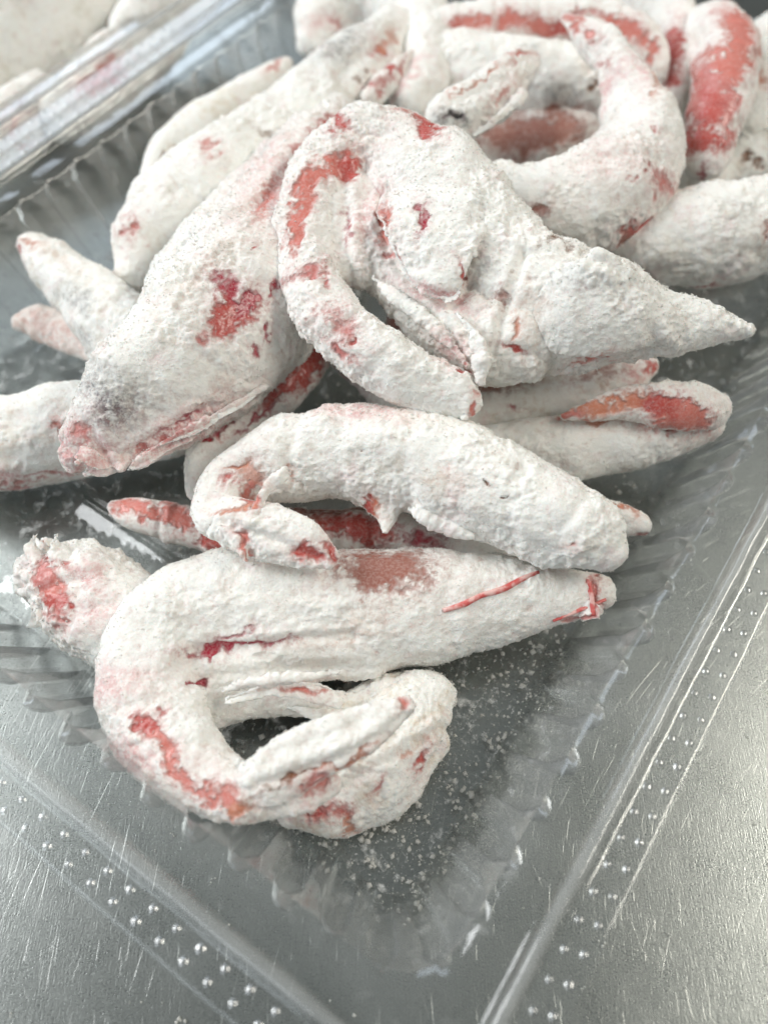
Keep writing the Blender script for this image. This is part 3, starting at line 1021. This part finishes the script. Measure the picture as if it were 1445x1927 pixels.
# F
prawn('topmost coated prawn curled in a loop at the centre, its pointed head aimed right',
      {'body': [S((1405, 622, 48, 12), (1335, 612, 49, 42), (1245, 606, 50, 60), (1150, 592, 50, 96), (1060, 585, 49, 122), (965, 545, 50, 116), (885, 462, 52, 122), (808, 372, 54, 126),
                  (728, 306, 55, 100), (650, 315, 55, 88), (590, 395, 55, 64), (580, 480, 54, 58), (612, 575, 53, 60), (680, 655, 51, 62), (760, 702, 49, 56), (835, 735, 47, 50),
                  (880, 765, 46, 32), flat=0.78),
                S((650, 420, 51, 84), (670, 500, 51, 58), flat=0.8), S((650, 400, 51, 80), (715, 470, 50, 74), (810, 555, 49, 70), (900, 640, 47, 78), (990, 640, 47, 80), flat=0.8),
                S((770, 590, 46, 30), (850, 650, 45, 40), (920, 690, 45, 30), flat=0.8)],
       'leg': [S((745, 560, 54, 7), (800, 600, 53, 13), (850, 650, 51, 11), (880, 690, 49, 5), flat=0.4)],
       'leg#2': [S((860, 590, 56, 8), (890, 630, 56, 15), (905, 680, 53, 12), (905, 720, 50, 6), flat=0.4)],
       'leg#3': [S((700, 520, 55, 6), (745, 560, 54, 11), (800, 590, 53, 8), flat=0.4)],
       'shell_flap': [S((790, 290, 60, 70), (815, 380, 62.5, 108), (820, 460, 62, 88), (835, 520, 60, 58), (850, 556, 58, 24), flat=0.25)],
       'carapace': [S((1010, 490, 56, 40), (1055, 555, 58, 92), (1110, 578, 58, 98), (1180, 592, 57, 74), (1260, 606, 54, 40), flat=0.4)]},
      grooves=[(10.8, 1.08, [(640, 300), (652, 380), (642, 460), (665, 530)]), (10.5, 0.45, [(530, 450), (610, 440)]), (10.5, 0.45, [(542, 535), (625, 500)]), (10.5, 0.45, [(595, 645), (675, 590)]), (10.5, 0.375, [(665, 725), (745, 650)]), (10.5, 0.375, [(560, 340), (640, 370)]),
               (9.6, 0.99, [(890, 535), (850, 570), (785, 540), (732, 485), (716, 420), (727, 360)]), (9.6, 1.08, [(930, 665), (945, 610), (965, 540), (985, 470)]), (8.4, 0.81, [(990, 475), (1060, 470), (1150, 500), (1235, 552)]), (10.5, 0.525, [(955, 655), (1050, 690), (1110, 700)]),
               (12, 0.45, [(840, 230), (760, 260), (660, 240)]), (12, 0.375, [(960, 420), (900, 330), (820, 290)]), (12, 0.45, [(1250, 560), (1220, 610), (1240, 655)])],
      patches=[(785, 195, 44, 24, 15, 's', .9), (808, 232, 26, 18, 40, 'r', 1.0), (640, 305, 40, 28, -35, 's', .9), (655, 320, 18, 22, 0, 'r', .9), (590, 330, 34, 18, -45, 's', .9),
               (565, 400, 22, 60, 15, 's', 1.0), (555, 440, 14, 46, 10, 's', .9), (575, 510, 40, 12, -25, 'p', .9), (612, 520, 10, 18, 0, 'r', .7), (640, 610, 44, 36, 40, 'p', .7),
               (640, 665, 34, 12, 35, 'p', .8), (662, 640, 8, 6, 0, 'r', 1.0), (722, 418, 12, 40, 8, 's', 1.0), (793, 418, 8, 32, 10, 'm', 1.1), (782, 405, 6, 20, 0, 'm', .8),
               (868, 512, 7, 22, -18, 'r', 1.0), (735, 480, 12, 14, 0, 'p', .8), (830, 560, 50, 8, 20, 'p', .6), (690, 400, 14, 40, 15, 'p', .5), (650, 420, 8, 40, 5, 'm', .6),
               (970, 660, 20, 8, 10, 'r', 1.0), (968, 610, 8, 24, 10, 'o', .8), (1100, 680, 40, 8, -20, 's', .8), (880, 690, 12, 8, 20, 'r', .8), (890, 770, 8, 26, 18, 's', 1.0),
               (1050, 462, 60, 8, 8, 'n', .6), (1000, 600, 20, 50, 0, 'f', .3), (960, 520, 20, 14, 0, 'n', .4), (1090, 530, 40, 20, 15, 'd', .18), (1200, 500, 60, 8, 25, 'n', .35), (640, 230, 24, 14, -60, 'r', .9),
               (850, 660, 20, 12, 40, 'p', .6), (940, 560, 10, 20, 0, 'b', .6)],
      grains=340, rough=1.15)
# G
prawn('long coated prawn behind the fat one, its raised head with a greenish eye smudge',
      {'body': [S((245, 520, 28, 34), (285, 452, 29, 74), (345, 396, 30, 92), (430, 340, 31, 94), (535, 265, 32, 88), (620, 190, 33, 84), (690, 125, 34, 74), (745, 60, 35, 44), flat=0.85)],
       'head_spine': [S((640, 140, 40, 14), (690, 90, 42, 14), (745, 40, 42, 5), flat=0.6)],
       'leg': [S((700, 190, 40, 20), (740, 140, 41, 18), (775, 95, 41, 6), flat=0.5)]},
      grooves=[(12, 0.525, [(590, 100), (600, 170), (640, 225)]), (13.5, 0.45, [(470, 190), (500, 270), (560, 320)]), (13.5, 0.45, [(330, 290), (370, 370), (440, 420)]), (12, 0.525, [(640, 140), (700, 90), (745, 50)])],
      patches=[(245, 430, 16, 24, 20, 'p', .9), (648, 85, 34, 14, -30, 'd', .45), (715, 95, 20, 14, 0, 'r', .8), (700, 160, 34, 12, -40, 'r', .6), (730, 70, 30, 14, -60, 'o', .6), (740, 140, 40, 8, -50, 'r', .8),
               (680, 150, 10, 8, 0, 'n', .6), (400, 280, 14, 8, 0, 's', .7), (500, 245, 10, 8, 0, 'n', .6)],
      vox=0.60, grains=200, hue=(0.74, 0.71, 0.64))
# H
prawn('slim cream coloured prawn at the far left edge of the heap with one brown dot',
      {'body': [S((280, 335, 22, 16), (310, 290, 22, 36), (370, 242, 22, 40), (450, 190, 23, 36), (510, 145, 23, 24), (542, 118, 23, 10), flat=0.85)]},
      patches=[(322, 290, 7, 12, 20, 'n', 1.1), (520, 125, 20, 8, -30, 's', .7)], vox=0.72, grains=90, rough=0.6, hue=(0.78, 0.72, 0.60))
# I
prawn('coated prawn with a conical tip pointing up to the left, standing out from the heap',
      {'body': [S((52, 458, 25, 22), (92, 492, 25, 44), (150, 545, 26, 58), (210, 605, 27, 72), (280, 670, 27, 80), flat=0.88)]},
      grooves=[(12, 0.525, [(60, 478), (140, 505), (230, 560)]), (12, 0.45, [(80, 540), (150, 590), (200, 640)])],
      patches=[(36, 474, 8, 18, -10, 'r', 1.1), (60, 450, 16, 6, 10, 'o', .7), (145, 560, 26, 16, 40, 'd', .36), (165, 645, 22, 10, 60, 'd', .38), (90, 470, 40, 6, 30, 'f', .5)], vox=0.60, grains=220, hue=(0.76, 0.71, 0.62))
# I2
prawn('pinkish tail tip poking out below the conical one at the left',
      {'tail': [S((34, 606, 15, 14), (70, 605, 15, 33), (120, 622, 15, 36), (190, 655, 15, 34), flat=0.6)]},
      patches=[(90, 615, 90, 40, 15, 'f', .55), (110, 620, 50, 16, 15, 'p', .5)], vox=0.66, grains=90, rough=0.6)
# J
prawn('straight coated prawn coming in from the left edge under the head of the fat prawn',
      {'body': [S((-80, 838, 17, 88), (20, 834, 17, 90), (120, 815, 17, 90), (220, 800, 17, 84), (320, 790, 16, 70), flat=0.85, seg=0)]},
      grooves=[(13.5, 0.525, [(-20, 792), (60, 782), (150, 762)]), (13.5, 0.525, [(-20, 866), (80, 860), (160, 845)]), (13.5, 0.525, [(-20, 902), (80, 894), (160, 878)])],
      patches=[(115, 790, 14, 18, 0, 's', .8), (90, 895, 60, 6, -6, 'p', .7), (20, 915, 60, 6, 0, 'p', .8), (10, 895, 20, 10, 0, 'p', .6), (50, 830, 90, 5, -5, 'f', .4)], vox=0.60, grains=150, rough=0.8, hue=(0.78, 0.74, 0.66))
# K
prawn('small pointed prawn head with a tiny black eye, sticking out behind the topmost prawn',
      {'head': [S((840, 232, 48, 52), (900, 197, 50, 52), (950, 155, 51, 44), (1000, 112, 52, 22), flat=0.75)],
       'shell_flap': [S((890, 255, 49, 8), (935, 225, 51, 10), (980, 180, 52, 7), flat=0.5)]},
      grooves=[(10.5, 0.525, [(850, 195), (920, 160), (1000, 100)]), (10.5, 0.45, [(880, 250), (930, 200), (990, 150)])],
      patches=[(850, 213, 12, 8, 30, 'd', 1.1), (866, 222, 10, 8, 0, 'd', .6), (950, 180, 30, 14, -45, 's', .6), (900, 150, 70, 5, -32, 'o', .7), (985, 105, 30, 6, -35, 's', .8)],
      grains=280)
# L
prawn('coated prawn with brown specks behind the small pointed head, below the red arc',
      {'body': [S((770, 130, 28, 60), (870, 150, 29, 82), (980, 155, 30, 78), (1080, 165, 30, 66), (1160, 185, 30, 46), flat=0.85)]},
      grooves=[(9.6, 0.72, [(900, 90), (960, 150), (950, 210)]), (12, 0.525, [(1050, 110), (1080, 160), (1060, 220)])],
      patches=[(1055, 185, 20, 16, 0, 'd', .55), (1108, 165, 8, 10, 0, 'n', .9), (1060, 212, 60, 12, 0, 'b', .8), (960, 215, 60, 14, 0, 'b', .9)], vox=0.60, grains=220, hue=(0.70, 0.65, 0.58))
# L2
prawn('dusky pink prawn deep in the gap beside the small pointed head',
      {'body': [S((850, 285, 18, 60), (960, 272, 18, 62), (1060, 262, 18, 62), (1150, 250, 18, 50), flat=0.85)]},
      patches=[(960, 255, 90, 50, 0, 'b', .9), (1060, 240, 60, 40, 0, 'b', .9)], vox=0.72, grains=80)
# red arc
prawn('red banded prawn arching along the top edge of the heap',
      {'body': [S((790, 62, 36, 30), (860, 48, 38, 36), (960, 40, 40, 40), (1060, 40, 41, 42), (1150, 52, 41, 44), (1212, 92, 39, 42), (1238, 150, 36, 22), flat=0.9, seg=7)]},
      patches=[(890, 42, 40, 16, -5, 's', 1.0), (960, 36, 30, 20, 0, 's', 1.0), (1020, 52, 34, 16, 5, 's', 1.1), (1070, 50, 34, 20, 0, 'r', 1.0), (1150, 40, 30, 12, 20, 's', .8), (1190, 62, 30, 24, 30, 's', 1.1),
               (1225, 95, 14, 34, 0, 's', 1.0), (860, 70, 14, 24, 0, 'r', 1.0), (1100, 20, 40, 8, 5, 'p', .7)], vox=0.60, grains=140, rough=0.6, warp=0.7)
# S
prawn('pale lavender white prawn humped at the top edge of the heap',
      {'body': [S((585, 85, 26, 34), (625, 25, 28, 74), (700, -10, 31, 90), (775, 20, 34, 66), (805, 80, 36, 46), (800, 145, 35, 44), (770, 200, 34, 40), flat=0.85)]},
      patches=[(640, 45, 12, 8, 0, 'r', .7), (610, 40, 20, 10, 0, 'p', .5), (760, 150, 30, 6, -50, 'p', .6)], vox=0.66, grains=180)
# M
prawn('C-shaped coated prawn at the upper right with its narrow red tail pointing up left',
      {'body': [S((1158, 118, 50, 38), (1172, 155, 50, 46), (1192, 205, 48, 62), (1203, 265, 46, 82), (1175, 335, 44, 96), (1110, 378, 43, 98), (1030, 392, 42, 92), (955, 372, 42, 66),
                  (930, 345, 42, 44), flat=0.82)],
       'tail': [S((1062, 34, 53, 8), (1095, 58, 53, 24), (1135, 88, 52, 36), (1165, 130, 50, 36), flat=0.55), S((1120, 60, 52, 8), (1150, 80, 52, 22), (1165, 110, 51, 28), flat=0.6)]},
      grooves=[(12, 0.45, [(1120, 195), (1190, 165), (1240, 165)]), (12, 0.45, [(1125, 245), (1200, 215), (1265, 215)]), (12, 0.45, [(1100, 300), (1190, 290), (1285, 300)]), (12, 0.45, [(1085, 300), (1110, 390), (1125, 470)]), (12, 0.45, [(1010, 310), (1015, 390), (1000, 460)])],
      patches=[(1075, 42, 30, 8, 35, 's', .9), (1116, 68, 18, 12, 40, 's', 1.1), (1230, 160, 10, 30, -20, 'o', .6), (1010, 400, 30, 22, -10, 'b', .8), (1195, 435, 40, 18, -35, 'r', 1.1), (1175, 460, 14, 20, 0, 'b', .8),
               (1245, 345, 30, 24, -45, 'p', .8), (1222, 315, 14, 10, 0, 'r', .7), (1220, 240, 8, 6, 0, 'r', .8), (1185, 340, 10, 8, 0, 'r', .7), (1135, 120, 14, 10, 0, 'p', .7), (1200, 140, 20, 10, 60, 'p', .5),
               (1150, 300, 50, 30, 0, 'p', .25), (1140, 170, 6, 30, 30, 'p', .6)],
      vox=0.45, grains=260, hue=(0.75, 0.72, 0.66))
# N
prawn('bare red prawn standing in an arch at the upper right corner',
      {'body': [S((1300, 100, 32, 42), (1330, 68, 38, 56), (1362, 95, 43, 62), (1362, 165, 45, 60), (1340, 235, 43, 52), (1325, 300, 40, 48), flat=0.92, seg=6, segamp=0.05)]},
      grooves=[(10.5, 0.45, [(1290, 70), (1340, 110), (1420, 105)]), (10.5, 0.45, [(1290, 150), (1350, 170), (1420, 165)]), (10.5, 0.45, [(1275, 225), (1330, 235), (1395, 235)]), (10.5, 0.45, [(1280, 290), (1330, 285), (1385, 285)])],
      patches=[(1385, 40, 44, 24, 30, 's', .9), (1370, 110, 54, 30, -15, 's', 1.15), (1330, 160, 50, 34, 20, 'p', 1.1), (1325, 205, 44, 34, 10, 'r', 1.2), (1325, 265, 50, 26, 0, 'r', 1.2), (1390, 100, 22, 60, 10, 's', 1.1),
               (1375, 220, 16, 50, 0, 'p', .7), (1325, 325, 10, 18, 30, 'm', .7), (1290, 195, 20, 20, 0, 'p', .8)], vox=0.45, grains=160, rough=0.6, warp=0.8)
# N2
prawn('whitish prawn bend with a red slash between the red arc and the bare red arch',
      {'body': [S((1205, -10, 36, 46), (1262, 35, 36, 46), (1272, 110, 34, 42), (1255, 185, 30, 40), (1240, 260, 28, 40), flat=0.85)]},
      patches=[(1268, 85, 22, 44, 15, 'r', 1.2), (1265, 150, 30, 22, -10, 'r', .9)], vox=0.66, grains=140, rough=0.7)
# T
prawn('coated prawn with an orange blotch at the right edge behind the bare red arch',
      {'body': [S((1450, 60, 28, 40), (1442, 110, 29, 62), (1420, 180, 29, 62), (1385, 240, 28, 44), flat=0.85)]},
      patches=[(1428, 140, 20, 18, 30, 'o', .8), (1415, 195, 14, 14, 0, 'd', .3)], vox=0.72, grains=120)
prawn('cream prawn with a brown spot and a red edge below the gap at right',
      {'body': [S((1300, 350, 28, 34), (1370, 318, 28, 42), (1440, 300, 28, 52), (1520, 285, 28, 56), flat=0.85)]},
      patches=[(1410, 300, 16, 9, 0, 'n', 1.0), (1430, 345, 40, 8, -8, 'r', 1.1)], vox=0.72, grains=120, hue=(0.76, 0.70, 0.60))
# O
prawn('thick coated prawn leaning in from the right edge under the C-shaped one',
      {'body': [S((1165, 465, 32, 38), (1235, 462, 33, 72), (1320, 448, 33, 92), (1410, 430, 33, 90), (1510, 410, 33, 86), flat=0.85)]},
      grooves=[(13.5, 0.525, [(1300, 360), (1310, 450), (1290, 540)]), (13.5, 0.45, [(1200, 520), (1300, 500), (1420, 470)])],
      patches=[(1310, 548, 44, 6, -18, 'r', .9), (1435, 430, 12, 24, 0, 'b', .6), (1360, 500, 30, 8, -20, 'd', .3), (1390, 400, 24, 14, 0, 'd', .15)], vox=0.60, grains=220, hue=(0.74, 0.70, 0.62))
# P
prawn('tan prawn tucked under the topmost one, small red tip at right',
      {'body': [S((860, 780, 22, 40), (970, 752, 22, 52), (1080, 738, 22, 48), (1170, 712, 22, 40), (1222, 688, 23, 22), flat=0.9)]},
      patches=[(1225, 682, 14, 18, 20, 'r', 1.0), (960, 765, 12, 8, 0, 'm', .9), (930, 725, 60, 14, -10, 'b', .8), (1120, 700, 60, 14, -15, 'b', .6), (1190, 700, 14, 20, 0, 'p', .6)], vox=0.60, grains=160, hue=(0.68, 0.58, 0.48))
# Q
prawn('coated prawn by the right tray wall, bare orange tail over its back',
      {'body': [S((840, 850, 20, 40), (950, 852, 20, 56), (1060, 845, 21, 64), (1160, 822, 22, 68), (1255, 795, 23, 68), (1325, 785, 24, 48), flat=0.85)],
       'tail': [S((1062, 784, 31, 9), (1110, 772, 33, 24), (1175, 760, 34, 36), (1250, 762, 35, 44), (1310, 768, 33, 44), (1345, 775, 30, 34), flat=0.7)]},
      grooves=[(10.5, 0.375, [(1135, 800), (1150, 740)]), (10.5, 0.375, [(1200, 810), (1212, 730)]), (10.5, 0.375, [(1258, 810), (1275, 730)]), (10.5, 0.375, [(1310, 810), (1325, 740)]), (12, 0.45, [(900, 840), (1000, 815), (1060, 800)])],
      patches=[(1120, 772, 60, 18, -8, 'o', 1.1), (1190, 755, 40, 22, 0, 'o', 1.1), (1260, 768, 50, 26, 5, 'r', 1.15), (1310, 790, 34, 30, 20, 's', .9), (1250, 800, 40, 14, 0, 's', .7), (1075, 785, 20, 10, 0, 's', 1.0),
               (1160, 800, 30, 8, 0, 'f', .3)],
      vox=0.45, grains=200, warp=0.8, rough=0.8)
# R
prawn('stubby tail end with an orange edge showing to the right of the hairpin prawn',
      {'tail': [S((1050, 955, 17, 36), (1140, 975, 17, 38), (1210, 988, 17, 22), flat=0.7)]},
      patches=[(1170, 955, 40, 7, 8, 'o', 1.0), (1205, 1005, 14, 12, 0, 'p', .7)], vox=0.60, grains=160)
# W
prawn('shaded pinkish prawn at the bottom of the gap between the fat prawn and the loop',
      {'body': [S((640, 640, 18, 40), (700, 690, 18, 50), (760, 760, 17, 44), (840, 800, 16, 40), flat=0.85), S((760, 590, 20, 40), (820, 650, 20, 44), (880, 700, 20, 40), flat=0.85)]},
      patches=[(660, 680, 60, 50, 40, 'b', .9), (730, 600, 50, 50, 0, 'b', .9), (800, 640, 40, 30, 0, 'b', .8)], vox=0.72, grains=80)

# the prawns in the second tray
for lab, pts, hue, pat in (
        ('blurred white prawn filling the top left corner of the view', [(-60, 120, 24, 90), (60, 40, 24, 110), (190, -40, 24, 90)], (0.76, 0.74, 0.66), []),
        ('blurred prawn with a pink flank seen through the two plastic walls', [(110, 230, 16, 44), (180, 170, 17, 60), (260, 105, 17, 60), (330, 40, 17, 40)], (0.74, 0.68, 0.62), [(190, 145, 50, 22, -35, 's', 1.0)]),
        ('blurred prawn with a dark grey smudge behind the plastic walls at the top', [(240, 60, 24, 40), (300, 20, 25, 62), (370, -40, 25, 60)], (0.74, 0.70, 0.64), [(255, 75, 16, 26, 20, 'd', .6)]),
        ('blurred pale prawn behind the plastic walls at the left edge', [(-90, 330, 14, 50), (0, 260, 16, 66), (90, 190, 16, 50)], (0.76, 0.72, 0.66), [(20, 220, 40, 14, -35, 'p', .6), (40, 270, 24, 12, 0, 's', .5)])):
    prawn(lab, {'body': [S(*pts, flat=0.85)]}, patches=pat, vox=1.0, grains=0, rough=1.2, hue=hue)

# ------------------------------------------------------------------ loose starch
def flakes(name, label, cat, spots, mat, z):
    P = np.array([(x, y, z + 0.3 * s) for x, y, s in spots])
    S_ = np.array([s for _, _, s in spots])
    me = grains_mesh(P, S_)
    return link(name, me, mat, None, kind='stuff', label=label, category=cat)


spots = []
for _ in range(3800):                                  # on the floor of the first tray
    a, b = (RNG.uniform(0.021, 0.17), RNG.uniform(0.021, 0.13)) if _ % 2 else (RNG.uniform(0.021, 0.10), RNG.uniform(0.021, 0.06))
    p = CORNER + a * AX + b * BX
    if gnoise(np.array([p]), 0.014, 77)[0] + 0.6 * gnoise(np.array([p]), 0.004, 78)[0] < RNG.uniform(-0.7, 0.1):
        continue
    spots.append((p[0], p[1], 0.00014 + 0.0009 * RNG.random() ** 5))
for u, v, sz in ((690, 1618, 1.1), (702, 1630, .8), (760, 1520, .9), (785, 1515, .6), (860, 1515, 1.0), (845, 1480, .7), (800, 1475, .6), (730, 1560, .7), (905, 1345, .5), (870, 1290, .5)):
    p, _ = at(u, v, 0.0026)
    for q in range(5):
        spots.append((p[0] + RNG.normal() * .0004 * sz, p[1] + RNG.normal() * .0004 * sz, sz * 0.0009 * RNG.uniform(.4, 1)))
flakes('starch_crumbs', 'white starch crumbs scattered on the clear tray floor round the prawns', 'crumbs', spots, M_GRAIN, 0.0023)
spots = []
for u, v, s in ((665, 1910, .5), (350, 1920, .5), (335, 1917, .6), (245, 1885, .25), (305, 1890, .25), (265, 1885, .2), (1133, 1775, .5), (1260, 1760, .4), (1108, 1823, .25), (20, 1910, .35),
                (400, 1655, .4), (325, 1570, .5), (290, 1600, .3), (205, 1515, .35), (1395, 905, .3), (1230, 1113, .5), (1015, 1655, .4), (1265, 1680, .25), (1095, 1860, .3), (430, 1740, .3), (1420, 1550, .3), (1405, 1385, .3),
                (620, 1885, .25), (860, 1700, .3), (985, 1708, .25)):
    p, _ = at(u, v, 0.0006)
    for q in range(3):
        spots.append((p[0] + RNG.normal() * .0003 * s * 2, p[1] + RNG.normal() * .0003 * s * 2, s * 0.0010 * RNG.uniform(.4, 1)))
flakes('starch_flakes', 'tiny white starch flakes dropped on the steel table around the tray', 'flakes', spots, M_GRAIN, 0.0003)
tri = sum(len(o.data.loops) - 2 * len(o.data.polygons) for o in COL.objects if o.type == 'MESH')
print('triangles', tri)
print('script', round(time.time() - T0, 1))
